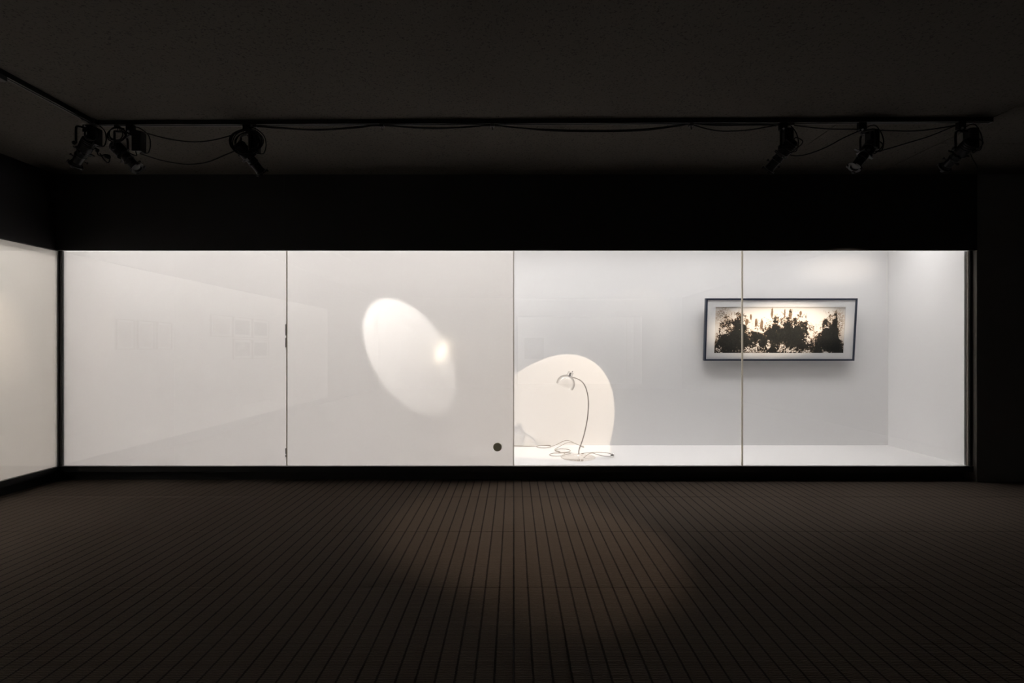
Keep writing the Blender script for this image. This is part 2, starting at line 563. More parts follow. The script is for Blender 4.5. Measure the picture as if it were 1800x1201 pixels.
obj('kick_board', box(X0 - 0.03, X1 - 0.02, GY + 0.035, GY + 0.06, 0.0, 0.10), 'black_board', dc)
obj('corner_post', box(-4.506, X0, GY - 0.004, GY + 0.03, FZ, TZ), 'black_metal', dc)
obj('end_post', box(X1, X1 + 0.025, GY - 0.012, GY + 0.034, FZ, TZ), 'black_metal', dc)
obj('end_seal', box(X1 - 0.012, X1, GY, GY + 0.012, FZ, TZ), 'seal_grey', dc)
edges = [X0] + JOINTS + [X1]
for i in range(4):
    a, b = edges[i] + 0.004, edges[i + 1] - 0.004
    gp = obj('glass_panel', box(a, b, GY, GY + 0.010, FZ, TZ), 'case_glass', dc)
    if i < 2:
        gp['label'] = 'glass panel covered inside by white frosted film'
        mid = at((305, 703)[i], 600, GY).x
        for (p, q) in ((a, mid - 0.0004), (mid + 0.0004, b + (0.003 if i == 0 else 0.0))):
            obj('film_sheet', box(p, q, GY + 0.0112, GY + 0.0122, FZ + 0.001, TZ - 0.004), 'film', gp)
obj('joint_seal', box(JOINTS[0] - 0.004, JOINTS[0] + 0.004, GY - 0.001, GY + 0.010, FZ, TZ), 'seal_grey', dc)
obj('joint_seal', box(JOINTS[1] - 0.004, JOINTS[1] + 0.004, GY - 0.001, GY + 0.012, FZ, TZ), 'seal_grey', dc)
obj('joint_seal', box(JOINTS[2] - 0.0065, JOINTS[2] + 0.0065, GY - 0.001, GY + 0.012, FZ, TZ), 'seal_beige', dc)
obj('added_edge_glow', box(X0 + 0.002, X1 - 0.002, GY + 0.001, GY + 0.012, TZ, TZ + 0.008), 'added_edge_glow', dc)  # added glowing strip in place of the lit top edge of the glass
for y0, y1 in ((570, 590), (594, 611), (788, 798), (800, 804)):
    p, q = at(502, y1, GY), at(502, y0, GY)
    obj('seal_gap', box(JOINTS[0] - 0.012, JOINTS[0] - 0.004, GY - 0.002, GY - 0.0002, p.z, q.z), 'seal_dark', dc)

# ------------------------------------------------------------------ side display case (left)
ls = thing('display_case', 'side display case with frosted film cut off by left edge of the photo', 'display case', (LX, GY - 1, 0))
obj('back_wall', box(LBX - 0.04, LBX, -2.2, GY, FZ, CT), 'case_white', ls)
obj('side_wall', box(LBX, LX, GY - 0.025, GY - 0.005, FZ, CT), 'case_white', ls)
obj('side_wall', box(LBX, LX, -2.2, -2.18, FZ, CT), 'case_white', ls)
obj('case_floor', box(LBX, LX - 0.012, -2.2, GY - 0.005, FZ - 0.04, FZ), 'case_floor', ls)
obj('case_ceiling', box(LBX, -4.56, -2.2, GY - 0.005, CT, CT + 0.03), 'case_white', ls)
for i in range(5):
    a = -2.1 + 1.4 * i
    lf = obj('light_fitting', box(-5.22, -4.84, a + 0.02, a + 1.38, CT - 0.05, CT, 0.004), 'case_light_frame', ls)
    obj('light_diffuser', box(-5.205, -4.855, a + 0.035, a + 1.365, CT - 0.056, CT - 0.0495), 'left_luminaire', lf)
obj('sill', box(LX - 0.035, LX + 0.025, -2.2, GY - 0.025, 0.088, FZ - 0.001, 0.002), 'black_metal', ls)
obj('kick_board', box(LX - 0.06, LX - 0.035, -2.2, GY - 0.03, 0.0, 0.10), 'black_board', ls)
ly = [GY - 0.03, 2.72, 0.45, -2.18]
for i in range(3):
    gp = obj('glass_panel', box(LX - 0.010, LX, ly[i + 1] + 0.004, ly[i] - 0.002, FZ, TZ), 'case_glass', ls)
    if i == 0:
        obj('film_sheet', box(LX - 0.0122, LX - 0.0112, 4.30, ly[i] - 0.002, FZ + 0.001, TZ - 0.004), 'film', gp)
for q in ly[1:3]:
    obj('joint_seal', box(LX - 0.010, LX + 0.001, q - 0.004, q + 0.004, FZ, TZ), 'seal_grey', ls)

# ------------------------------------------------------------------ opposite display case (only its reflection shows)
oc = thing('display_case', 'dim display case across the gallery seen as faint reflection behind glass lamp', 'display case', (2.2, -6.8, 0))
obj('back_wall', box(0.17, 4.24, -7.92, -7.88, FZ, CT), 'case_white', oc)
obj('side_wall', box(0.13, 0.17, -7.9, -6.85, FZ, CT), 'case_white', oc)
obj('side_wall', box(4.24, 4.28, -7.9, -6.85, FZ, CT), 'case_white', oc)
obj('case_floor', box(0.17, 4.24, -7.9, -6.82, FZ - 0.04, FZ), 'case_floor', oc)
obj('case_ceiling', box(0.17, 4.24, -7.9, -6.8, CT, CT + 0.03), 'case_white', oc)
lf = obj('light_fitting', box(0.25, 4.16, -7.3, -7.1, CT - 0.05, CT, 0.004), 'case_light_frame', oc)
obj('light_diffuser', box(0.27, 4.14, -7.285, -7.115, CT - 0.056, CT - 0.0495), 'far_luminaire', lf)
obj('sill', box(0.13, 4.28, -6.83, -6.78, 0.0, FZ - 0.001, 0.002), 'black_metal', oc)
obj('mullion', box(3.76, 3.80, -6.84, -6.80, FZ, 2.4), 'seal_beige', oc)

# ------------------------------------------------------------------ framed works
def framed(name, label, cat, c, right, up, w, h, fw, depth, matw, print_mat_, frame_mat, group=None, hook=False):
    """picture centred at c (centre of its front), axes right/up; normal = right x up ... faces -normal side"""
    right = Vector(right).normalized(); up = Vector(up).normalized()
    nrm = right.cross(up).normalized()                 # faces the viewer
    M = Matrix((right, up, nrm)).transposed().to_4x4(); M.translation = Vector(c)
    base = Vector(c) - up * (h / 2)
    th = thing(name, label, cat, base, group)
    H, V = w / 2, h / 2
    obj('frame_rail', box(-H, H, V - fw, V, -depth, 0, 0.0015, M), frame_mat, th)
    obj('frame_rail', box(-H, H, -V, -V + fw, -depth, 0, 0.0015, M), frame_mat, th)
    obj('frame_rail', box(-H, -H + fw, -V + fw, V - fw, -depth, 0, 0.0015, M), frame_mat, th)
    obj('frame_rail', box(H - fw, H, -V + fw, V - fw, -depth, 0, 0.0015, M), frame_mat, th)
    obj('backing_board', box(-H + fw * .6, H - fw * .6, -V + fw * .6, V - fw * .6, -depth + 0.002, -depth + 0.006, 0, M), 'frame_wood', th)
    ml, mr, mb, mtp = matw
    a0, a1, b0, b1 = -H + fw + ml, H - fw - mr, -V + fw + mb, V - fw - mtp
    z0, z1 = -0.016, -0.010
    mb_ = B()
    for q in ((-H + fw, H - fw, b1, V - fw), (-H + fw, H - fw, -V + fw, b0), (-H + fw, a0, b0, b1), (a1, H - fw, b0, b1)):
        add_box(mb_, q[0], q[1], q[2], q[3], z0, z1, 0, M)
    obj('mat_board', mb_, 'mat_board', th)
    # print: mesh in picture axes so that its Generated coordinates run along the picture
    bm = box(a0, a1, -0.0005, 0.0005, b0, b1)
    me = bpy.data.meshes.new('print'); bm.to_mesh(me); bm.free()
    me.materials.append(MAT[print_mat_])
    po = bpy.data.objects.new('print', me); COL.objects.link(po)
    R = Matrix((right, -nrm, up)).transposed().to_4x4()
    po.parent = th
    po.matrix_local = Matrix.Translation(Vector(c) - base + nrm * (-0.0175)) @ R
    WM[po.name] = base
    obj('glazing', box(-H + fw * .8, H - fw * .8, -V + fw * .8, V - fw * .8, -0.006, -0.004, 0, M), 'frame_glazing', th)
    return th, M

# big ink drawing, leaning forward at the top
zt, zb = at(0, 524.5, 5.925).z, at(0, 634.5, 5.985).z
xl, xr = at(1241.5, 0, 5.925).x, at(1508, 0, 5.925).x
up = Vector((0, 5.925 - 5.985, zt - zb))
c = Vector(((xl + xr) / 2, (5.925 + 5.985) / 2, (zt + zb) / 2))
W_, H_ = xr - xl, up.length
art, artM = framed('framed_drawing', 'navy framed wide ink drawing hanging on the white back wall', 'picture', c, (1, 0, 0), up, W_, H_,
                   0.020, 0.048, (0.098, 0.108, 0.072, 0.082), 'ink_drawing', 'frame_navy')
for sx_ in (-0.55, 0.55):
    hb = B()
    p = artM @ Vector((sx_, H_ * 0.33, -0.045))
    add_tube(hb, [p, Vector((p.x, BY - 0.001, p.z + 0.03))], 0.004, 6, 0)
    obj('hanging_wire', hb, 'bolt_steel', art)

# small frames in the side case (known from their reflection in the glass)
names3 = ['leftmost', 'middle', 'rightmost']
k3 = ['print_pale', 'print_pale', 'print_pale']
for i in range(3):
    y = 2.80 - i * 0.40
    framed('small_frame', f'{names3[i]} pale portrait picture of the faint trio reflected in the left frosted panel', 'picture',
           (LBX + 0.03, y, EYE + 0.21), (0, 1, 0), (0, 0, 1), 0.34, 0.43, 0.012, 0.025, (.03, .03, .03, .03), k3[i], 'frame_wood', 'three portrait pictures in the side case')
sp5 = [(0.42, 0.44, 'print_pale', 'upper left'), (-0.32, 0.44, 'print_grey', 'upper middle'), (-1.06, 0.44, 'print_grey', 'upper right'),
       (-0.32, 0.00, 'print_dark', 'lower left'), (-1.06, 0.00, 'print_grey', 'lower right')]
for y, z, m, pos_ in sp5:
    framed('small_frame', f'{pos_} landscape picture of the faint group of five reflected in the left frosted panel', 'picture',
           (LBX + 0.03, y, EYE + z), (0, 1, 0), (0, 0, 1), 0.70, 0.41, 0.012, 0.025, (.05, .05, .05, .05), m, 'frame_wood', 'five landscape pictures in the side case')
framed('reflected_frame', 'pale framed picture faintly reflected in the glass to the left above the lamp', 'picture',
       (0.72, -7.85, EYE + 0.03), (-1, 0, 0), (0, 0, 1), 1.05, 1.10, 0.02, 0.03, (.16, .16, .16, .16), 'print_grey', 'mat_board')

# ------------------------------------------------------------------ disc on the frosted panel
p = at(874.5, 786, GY)
M = frame_matrix((p.x, GY, p.z), (0, -1, 0))
d = obj('round_disc', lathe([(0, 0), (0.043, 0), (0.043, 0.004), (0.041, 0.0065), (0.036, 0.007), (0.034, 0.006), (0, 0.0055)], M, 40), 'disc_dark', None, 40, base=(p.x, GY, p.z))
tag(d, 'small dark round disc stuck low on the frosted glass left of the lamp', 'disc')

# ------------------------------------------------------------------ clear glass desk lamp
LY = 5.41
def fp(zx, zy, Y=None):
    """photo crop (900,730, x9) -> place; on the case floor when no distance is given"""
    px, py = 900 + zx / 9, 730 + zy / 9
    if Y is None:
        Y = min((EYE - FZ - 0.004) * FPX / (py - CY), 6.03)
        q = at(px, py, Y)
        q.z = FZ + 0.004
        return q
    return at(px, py, Y)
bc = at(1015, 806, LY); bc.z = FZ; bc.y -= 0.045
lamp = thing('glass_desk_lamp', 'clear glass gooseneck desk lamp with looped grey cord on the white case floor', 'lamp', bc)
Mb = Matrix.Translation(bc)
obj('base', lathe([(0, 0.001), (0.176, 0.001), (0.182, 0.004), (0.183, 0.009), (0.178, 0.013), (0.12, 0.0155), (0.05, 0.019), (0.028, 0.026), (0.016, 0.045), (0, 0.047)], Mb, 56), 'base_glass', lamp, 50)
sp_px = [(1016.6, 801.5), (1017.4, 789.9), (1021.9, 777.9), (1027.1, 759.9), (1031.6, 737.4), (1033.6, 714.9), (1033.1, 699.9), (1030.1, 685), (1025.6, 675.2), (1018.9, 668.5), (1009.9, 664.7), (1004.5, 663.2)]
sp3 = [at(a, b, LY) for a, b in sp_px]
sp3[0].z = FZ + 0.03
stem_pts = [q + Vector((0.004, 0, 0)) for q in sp3]
# hollow glass tube: outer wall and inner wall
so = tube(stem_pts, 0.0095, 14, 8)
add_tube(so, stem_pts, 0.0066, 14, 8)
n = len(so.faces) // 2
so.faces.ensure_lookup_table()
bmesh.ops.reverse_faces(so, faces=so.faces[n:])
obj('stem', so, 'clear_glass', lamp, 60)
obj('inner_wire', tube([q + Vector((0.0002, 0, 0)) for q in stem_pts], 0.0038, 8, 8), 'wire_grey', lamp, 60)
# shade and neck
neck_top = at(1003.6, 655.0, LY)
ax = Vector((-0.43, -0.12, -0.89)).normalized()
Ms = frame_matrix(neck_top, ax)
wall_ = 0.0022
def shell(prof, t_):
    out = []
    for i, (r, z) in enumerate(prof):
        a = prof[max(i - 1, 0)]; b = prof[min(i + 1, len(prof) - 1)]
        dx, dz = b[0] - a[0], b[1] - a[1]
        L = math.hypot(dx, dz) or 1
        out.append((max(r - t_ * dz / L, 0.0), z + t_ * dx / L))
    return prof + out[::-1]
sh = [(0.029, 0.0), (0.029, 0.025), (0.030, 0.036), (0.033, 0.041)]
for k in range(1, 17):
    a = math.radians(18 + k * 5.6)
    sh.append((0.100 * math.sin(a), 0.136 - 0.100 * math.cos(a)))
obj('lamp_shade', lathe(shell(sh, wall_), Ms, 48, closed=True), 'shade_glass', lamp, 50)
sk = obj('socket', lathe([(0, 0.008), (0.011, 0.008), (0.012, 0.012), (0.012, 0.024), (0.014, 0.026), (0.014, 0.038), (0.011, 0.040), (0.011, 0.050), (0.007, 0.052), (0, 0.052)], Ms, 20), 'chrome', lamp, 40)
obj('contact_ring', lathe([(0.0142, 0.030), (0.0150, 0.031), (0.0150, 0.041), (0.0142, 0.042)], Ms, 20, closed=True), 'dark_pin', sk, 40)
obj('neck_cap', lathe([(0, -0.002), (0.029, -0.002), (0.030, 0.0), (0.029, 0.003), (0, 0.003)], Ms, 24), 'clear_glass', lamp, 40)
Mk = frame_matrix(neck_top - ax * 0.004 + Vector((0.012, 0, 0)), -ax)
obj('switch_knob', lathe([(0, 0), (0.005, 0), (0.005, 0.008), (0.004, 0.011), (0, 0.011)], Mk, 12), 'dark_pin', lamp, 40)
# cord: out of the base to an in-line switch, back in loops, then along the back wall
pl_ = fp(1590, 662)
cordA = [bc + Vector((0.055, -0.03, 0.012)), fp(1150, 665, 5.30), fp(1200, 622, 5.34), fp(1265, 600, 5.38), fp(1350, 622, 5.36), fp(1460, 648, 5.34), pl_ + Vector((-0.018, 0, 0.006))]
obj('cord', tube(cordA, 0.0034, 8, 8), 'cord_grey', lamp, 60)
def ring(cx, cy, rx, ry, a0, a1, n, dz=0.0):
    out = []
    for k in range(n + 1):
        a = math.radians(a0 + (a1 - a0) * k / n)
        q = fp(cx + rx * math.cos(a), cy - ry * math.sin(a))
        q.z += dz * k / n
        out.append(q)
    return out
cordB = [pl_ + Vector((0.012, 0.01, 0.008)), fp(1600, 625, 5.42), fp(1500, 597, 5.46), fp(1350, 588, 5.50), fp(1200, 597, 5.49), fp(1050, 609), fp(960, 603), fp(890, 596), fp(800, 596)]
cordB += ring(718, 626, 124, 27, 90, 440, 14, 0.007)
cordB += ring(802, 565, 122, 25, -90, 250, 14, 0.007)
cordB += [fp(675, 548, 5.72), fp(720, 515, 5.78), fp(800, 470, 5.82), fp(880, 436, 5.86), fp(960, 440, 5.92), fp(1030, 462, 5.95), fp(1085, 482, 5.94), fp(1125, 492), fp(1138, 508), fp(1110, 503),
          fp(1060, 474, 5.96), fp(990, 445, 5.93), fp(925, 412, 5.90), fp(860, 400, 5.88), fp(795, 420, 5.90), fp(720, 458, 5.94), fp(640, 488, 5.98)]
cordB += ring(505, 500, 115, 23, 60, 410, 14, 0.006)
cordB += [fp(440, 478), fp(370, 490), fp(250, 494), fp(120, 494), fp(20, 490), fp(-60, 490), fp(-200, 498)]
obj('cord', tube(cordB, 0.0034, 8, 5), 'cord_grey', lamp, 60)
cordC = [fp(385, 487), fp(300, 486), fp(180, 484), fp(40, 482), fp(-120, 480)]
obj('cord', tube(cordC, 0.0028, 8, 6), 'cord_grey', lamp, 60)
Mp = frame_matrix(pl_ + Vector((-0.022, 0.012, 0.016)), (0.85, -0.25, 0.12))
ps = obj('inline_switch', lathe([(0, 0), (0.012, 0), (0.019, 0.006), (0.020, 0.035), (0.016, 0.044), (0, 0.045)], Mp, 20), 'clear_glass', lamp, 40)
for o_ in (-0.006, 0.006):
    obj('contact_pin', box(o_ - 0.004, o_ + 0.004, -0.005, 0.005, 0.006, 0.034, 0.001, Mp), 'dark_pin', ps)

# added lamp close behind the frosted film, put there to make the hot spot
gp_ = at(778, 618, GY + 0.07)
gl = thing('added_glow_lamp', 'added lamp hidden behind the frosted film for the warm glow beside the oval light', 'lamp', (gp_.x, GY + 0.07, FZ))
axg = Vector((0.46, 0, 0.89)).normalized()
obj('bulb', lathe([(0, -0.135), (0.003, -0.12), (0.006, -0.05), (0.009, 0.0), (0.006, 0.05), (0.003, 0.12), (0, 0.135)], frame_matrix(gp_, axg), 16), 'added_bulb_glow', gl, 50)
obj('bulb_holder', lathe([(0, 0), (0.014, 0), (0.014, 0.04), (0, 0.042)], frame_matrix(gp_ - axg * 0.136, -axg), 16), 'chrome', gl, 40)
q0 = gp_ - axg * 0.178
obj('stand', tube([q0, q0 + Vector((-0.02, 0.05, -0.12)), Vector((q0.x - 0.02, GY + 0.32, FZ + 0.4)), Vector((q0.x - 0.02, GY + 0.32, FZ + 0.012))], 0.006, 10, 8), 'chrome', gl, 60)
obj('foot', lathe([(0, 0), (0.09, 0), (0.09, 0.008), (0.02, 0.014), (0, 0.014)], Matrix.Translation((q0.x - 0.02, GY + 0.32, FZ + 0.0005)), 32), 'chrome', gl, 40)

# ------------------------------------------------------------------ lighting track
RW, RH = 0.035, 0.033
def rail_y(x):
    return 3.768 + (3.717 - 3.768) * (x + 3.13) / (3.524 + 3.13)
tr = thing('lighting_track', 'black L-shaped lighting track fixed under the dark ceiling', 'track', (-3.13, 3.78, CEIL - RH))
def rail(p, q, name='rail'):
    p, q = Vector(p), Vector(q)
    d_ = (q - p).normalized(); s_ = Vector((-d_.y, d_.x, 0)); L = (q - p).length
    M = Matrix((d_, s_, Vector((0, 0, 1)))).transposed().to_4x4(); M.translation = p
    bm = B()
    for a in ((-RW / 2, -RW / 2 + 0.006, -RH, 0), (RW / 2 - 0.006, RW / 2, -RH, 0), (-RW / 2 + 0.006, RW / 2 - 0.006, -0.012, 0),
              (-RW / 2 + 0.006, -RW / 2 + 0.011, -RH, -RH + 0.004), (RW / 2 - 0.011, RW / 2 - 0.006, -RH, -RH + 0.004)):
        add_box(bm, 0, L, a[0], a[1], a[2], a[3], 0, M)
    obj(name, bm, 'black_metal', tr)
xm = 0.2
A_ = Vector((-3.10, rail_y(-3.10) + RW / 2, CEIL)); Bp = Vector((xm, rail_y(xm) + RW / 2, CEIL)); Cp = Vector((3.515, rail_y(3.515) + RW / 2, CEIL))
rail(A_, Bp); rail(Bp, Cp)
rail((-3.135, 0.3, CEIL), (-3.135, 3.735, CEIL))
obj('corner_joint', box(-3.158, -3.10, 3.735, 3.81, CEIL - RH - 0.002, CEIL, 0.002), 'black_metal', tr)
obj('end_cap', box(3.515, 3.53, rail_y(3.52) - 0.002, rail_y(3.52) + RW + 0.002, CEIL - RH - 0.002, CEIL, 0.002), 'black_metal', tr)
def clip(px, n=1):
    x = (px - CX) / FPX * 3.745
    y = rail_y(x) + RW / 2
    bm = box(x - 0.016, x + 0.016, y - 0.016, y + 0.016, CEIL - RH - 0.02, CEIL - RH, 0.003)
    add_tube(bm, [(x, y, CEIL - RH - 0.018), (x + 0.004, y, CEIL - RH - 0.045)], 0.004, 6, 0)
    obj('cable_clip', bm, 'black_metal', tr)
    return Vector((x, y, CEIL - RH - 0.042))
clips = {px: clip(px) for px in (445, 670, 865, 1215, 1391)}
clip(199)
obj('rail_adapter', box(-3.155, -3.115, 3.05, 3.11, CEIL - RH - 0.03, CEIL - RH, 0.003), 'black_metal', tr)

# ------------------------------------------------------------------ profile spotlights
def spotlight(label, top_px, body_px, tip_px, aim, box_dx, light=None, depth=3.74, dark=False, coil=None, box_h=0.15, body_depth=None, lens_mat='lens_glass'):
    """top_px: x on the rail; body_px: pivot pixel; tip_px: lens pixel; aim: target point of the beam"""
    Xr = (top_px - CX) / FPX * depth
    Yr = rail_y(Xr) + RW / 2
    zt_ = CEIL - RH
    th = thing('profile_spotlight', label, 'spotlight', (Xr, Yr, zt_), 'profile spotlights on the lighting track')
    piv = at(body_px[0], body_px[1], (body_depth or Yr))
    axis = (Vector(aim) - piv).normalized()
    S = Vector((0, 0, 1)).cross(axis).normalized()     # sideways
    # adapter box in the rail
    obj('track_adapter', box(Xr - 0.028, Xr + 0.028, Yr - 0.016, Yr + 0.016, zt_ - 0.052, zt_ + 0.004, 0.003), 'fixture_black', th)
    # two hanger straps
    zb_ = piv.z + 0.135
    obj('hanger_strap', box(Xr - 0.020, Xr - 0.008, Yr - 0.012, Yr + 0.012, zb_, zt_ - 0.048, 0.001), 'fixture_black', th)
    obj('hanger_strap', box(Xr + 0.010, Xr + 0.022, Yr - 0.012, Yr + 0.012, zb_ - 0.01, zt_ - 0.048, 0.001), 'fixture_black', th)
    obj('swivel_bolt', lathe([(0, -0.004), (0.008, -0.004), (0.008, 0.004), (0.004, 0.008), (0, 0.008)], frame_matrix((Xr - 0.004, Yr - 0.016, zb_ + 0.012), (0, -1, 0)), 10), 'bolt_steel', th, 40)
    # U yoke around the body
    top = Vector((Xr, Yr, zb_))
    yk = B()
    w = 0.064
    yc = Vector((piv.x, piv.y, 0))
    path = [piv + S * w, Vector((yc.x + S.x * w, yc.y + S.y * w, zb_ - 0.03)), Vector((yc.x + S.x * w * .8, yc.y + S.y * w * .8, zb_ - 0.004)),
            top + Vector((0, 0, -0.002)), Vector((yc.x - S.x * w * .8, yc.y - S.y * w * .8, zb_ - 0.004)), Vector((yc.x - S.x * w, yc.y - S.y * w, zb_ - 0.03)), piv - S * w]
    add_tube(yk, path, 0.0085, 6, 3)
    obj('yoke', yk, 'fixture_black', th, 50)
    for sgn in (-1, 1):
        kb = obj('tilt_knob', lathe([(0, 0), (0.013, 0), (0.016, 0.004), (0.016, 0.014), (0.011, 0.018), (0, 0.018)], frame_matrix(piv + S * (w + 0.004) * sgn, S * sgn), 10), 'fixture_black', th, 30)
    Mx = frame_matrix(piv, axis)
    # rear lamp house with cooling fins
    prof = [(0, -0.080), (0.028, -0.080), (0.038, -0.074), (0.043, -0.064)]
    for k in range(4):
        z = -0.062 + k * 0.014
        prof += [(0.045, z), (0.0475, z + 0.002), (0.0475, z + 0.008), (0.045, z + 0.010)]
    prof += [(0.046, 0.005), (0.046, 0.030), (0.041, 0.036), (0, 0.036)]
    obj('lamp_house', lathe(prof, Mx, 20), 'fixture_black', th, 35)
    # gate with shutters
    obj('gate', box(-0.040, 0.040, -0.040, 0.040, 0.034, 0.052, 0.004, Mx), 'fixture_grey', th)
    for k in range(4):
        a = math.pi / 2 * k + 0.35
        Mr = Mx @ Matrix.Rotation(a, 4, 'Z')
        ln = random.uniform(0.015, 0.035)
        obj('shutter_handle', box(0.038, 0.042 + ln, -0.009, 0.009, 0.040, 0.044, 0.0008, Mr), 'fixture_grey', th)
    # lens barrel
    obj('lens_barrel', lathe([(0, 0.050), (0.036, 0.050), (0.036, 0.078), (0.039, 0.080), (0.039, 0.090), (0.033, 0.094), (0.033, 0.150), (0.036, 0.153), (0.036, 0.165),
                              (0.030, 0.167), (0.030, 0.160), (0, 0.160)], Mx, 24), 'fixture_black', th, 35)
    for a in (0.8, 3.6):
        c0_ = Mx @ Vector((0.036 * math.cos(a), 0.036 * math.sin(a), 0.120)); dr = (Mx.to_3x3() @ Vector((math.cos(a), math.sin(a), 0)))
        obj('focus_knob', lathe([(0, 0), (0.004, 0), (0.004, 0.012), (0.009, 0.013), (0.009, 0.022), (0, 0.022)], frame_matrix(c0_, dr), 10), 'fixture_black', th, 30)
    # accessory holder: flange with four ears
    fr = B()
    add_lathe(fr, [(0.031, 0.168), (0.048, 0.168), (0.048, 0.176), (0.031, 0.176)], Mx, 24, closed=True)
    for k in range(4):
        add_box(fr, 0.040, 0.052, -0.010, 0.010, 0.166, 0.186, 0.001, Mx @ Matrix.Rotation(math.pi / 2 * k + 0.78, 4, 'Z'))
    obj('filter_holder', fr, 'fixture_black', th, 35)
    obj('lens', lathe([(0, 0.170), (0.016, 0.169), (0.0295, 0.163), (0.0295, 0.158), (0, 0.158)], Mx, 24), lens_mat, th, 60)
    # ballast box beside the body
    if box_dx:
        bx_ = Vector((Xr + box_dx, Yr + 0.01, piv.z + 0.075))
        hw = 0.034
        bb = obj('ballast_box', box(bx_.x - hw, bx_.x + hw, bx_.y - 0.032, bx_.y + 0.032, bx_.z - box_h / 2, bx_.z + box_h / 2, 0.004), 'fixture_black', th)
        for k in range(5):
            zz = bx_.z - 0.045 + k * 0.02
            obj('vent_slot', box(bx_.x - 0.022, bx_.x + 0.022, bx_.y - 0.0335, bx_.y - 0.0315, zz, zz + 0.006), 'cable_black', bb)
        sg = 1 if box_dx > 0 else -1
        obj('bracket', box(min(Xr, bx_.x), max(Xr, bx_.x), Yr - 0.004, Yr + 0.004, bx_.z + box_h / 2 - 0.03, bx_.z + box_h / 2 - 0.012), 'fixture_black', th)
        lp = [Vector((Xr, Yr - 0.01, zt_ - 0.05)), Vector((bx_.x, bx_.y - 0.02, bx_.z + box_h / 2 + 0.03)), Vector((bx_.x + sg * 0.065, bx_.y, bx_.z + 0.06)), Vector((bx_.x + sg * 0.085, bx_.y, bx_.z - 0.01)),
              Vector((bx_.x + sg * 0.07, bx_.y, bx_.z - box_h / 2 + 0.0)), Vector((bx_.x + sg * 0.03, bx_.y, bx_.z - box_h / 2 - 0.006)), Vector((bx_.x, bx_.y, bx_.z - box_h / 2 + 0.005))]
        obj('lead', tube(lp, 0.0038, 7, 6), 'cable_black', th, 60)
        rear = piv - axis * 0.075
        lp = [Vector((bx_.x - 0.01, bx_.y - 0.02, bx_.z - box_h / 2)), Vector((bx_.x - 0.005, bx_.y - 0.03, bx_.z - box_h / 2 - 0.035)), rear + Vector((sg * 0.05, -0.03, -0.03)), rear + Vector((sg * 0.02, 0, 0.02)), rear]
        obj('lead', tube(lp, 0.0038, 7, 6), 'cable_black', th, 60)
    if light:
        power, half, blend, col, radius = light[:5]
        ld = bpy.data.lights.new('beam', 'SPOT')
        ld.energy = power; ld.color = col
        ld.spot_size = math.radians(half * 2); ld.spot_blend = blend; ld.shadow_soft_size = radius
        lo = bpy.data.objects.new('beam', ld)
        COL.objects.link(lo)
        lo.parent = th
        tip = piv + axis * 0.215
        zv = -(Vector(aim) - tip).normalized()
        xv = Vector((0, 0, 1)).cross(zv).normalized(); yv = zv.cross(xv)
        Rm = Matrix((xv, yv, zv)).transposed().to_4x4()
        Rm.translation = tip - Vector((Xr, Yr, zt_))
        lo.matrix_local = Rm @ Matrix.Diagonal((*(light[5] if len(light) > 5 else (1, 1)), 1, 1))
    return th, piv

WARM = (1.0, 0.83, 0.65)
WHITE = (1.0, 0.95, 0.90)
spotlight('spotlight nearest the corner of the track, tilted down to the left', 145, (151, 258), (120, 295), (-4.51, 4.28, 1.50), 0.045, (SPOT['film'], 14, 0.9, WARM, 0.02), box_h=0.13)
spotlight('spotlight beside a small coil of cable, tilted down to the right', 222, (213, 267), (240, 300), (-0.22, 3.80, 0.0), 0.055, (SPOT['floor_a'], 14.5, 0.75, WARM, 0.012, (1.35, 0.80)), depth=3.74)
spotlight('spotlight wrapped in a thick coil of cable', 430, (431, 268), (450, 300), (-1.12, 5.012, 1.364), 0.05, (SPOT['screen'], 11.1, 0.09, WHITE, 0.02))
spotlight('spotlight with large ballast box, leftmost of the three on the right end of the track', 1377, (1381, 263), (1352, 300), (0.407, 6.06, 0.333), 0.035, (SPOT['lamp'], 12.6, 0.03, WARM, 0.006), box_h=0.16)
spotlight('middle one of the three spotlights on the right end of the track', 1515, (1525, 264), (1505, 295), (0.36, 3.38, 0.0), 0.085, (SPOT['floor_b'], 14.5, 0.7, WARM, 0.012, (1.45, 0.80)), box_h=0.15)
spotlight('rightmost spotlight, closest to the end of the track', 1688, (1694, 262), (1672, 295), (3.14, 5.95, 1.56), 0.085, (SPOT['art'], 10.0, 1.0, WARM, 0.02, (2.35, 0.75)), box_h=0.15)

# ------------------------------------------------------------------ cables along the track
def cable(pts, label, r=0.0042, n=8):
    base = Vector(pts[0])
    o = obj('power_cable', tube(pts, r, 7, n), 'cable_black', None, 60, base=base)
    tag(o, label, 'cable', 'black cables hanging from the lighting track')
    return o
TY = 3.765
def tp(px, py, dy=0.0):
    return at(px, py, TY + dy)
cable([tp(226, 226), tp(250, 232), tp(290, 243), tp(330, 249), tp(365, 248), tp(400, 240), tp(415, 234)], 'upper thin cable sagging between the left spotlights')
cable([tp(246, 270), tp(280, 281), tp(310, 287), tp(335, 289), tp(365, 285), tp(395, 273), tp(414, 265)], 'lower thin cable sagging between the left spotlights')
cable([tp(436, 226), tp(447, 222), tp(460, 221.5), tp(490, 224), tp(530, 227), tp(580, 227), tp(630, 223), tp(669, 220), tp(720, 223.5), tp(770, 225), tp(820, 224), tp(865, 220), tp(900, 224), tp(960, 227.5),
       tp(1040, 229.5), tp(1120, 228), tp(1180, 222), tp(1215, 218), tp(1260, 220.5), tp(1310, 220), tp(1372, 219.5)], 'long cable clipped along the track between both groups of spotlights', 0.0045, 6)
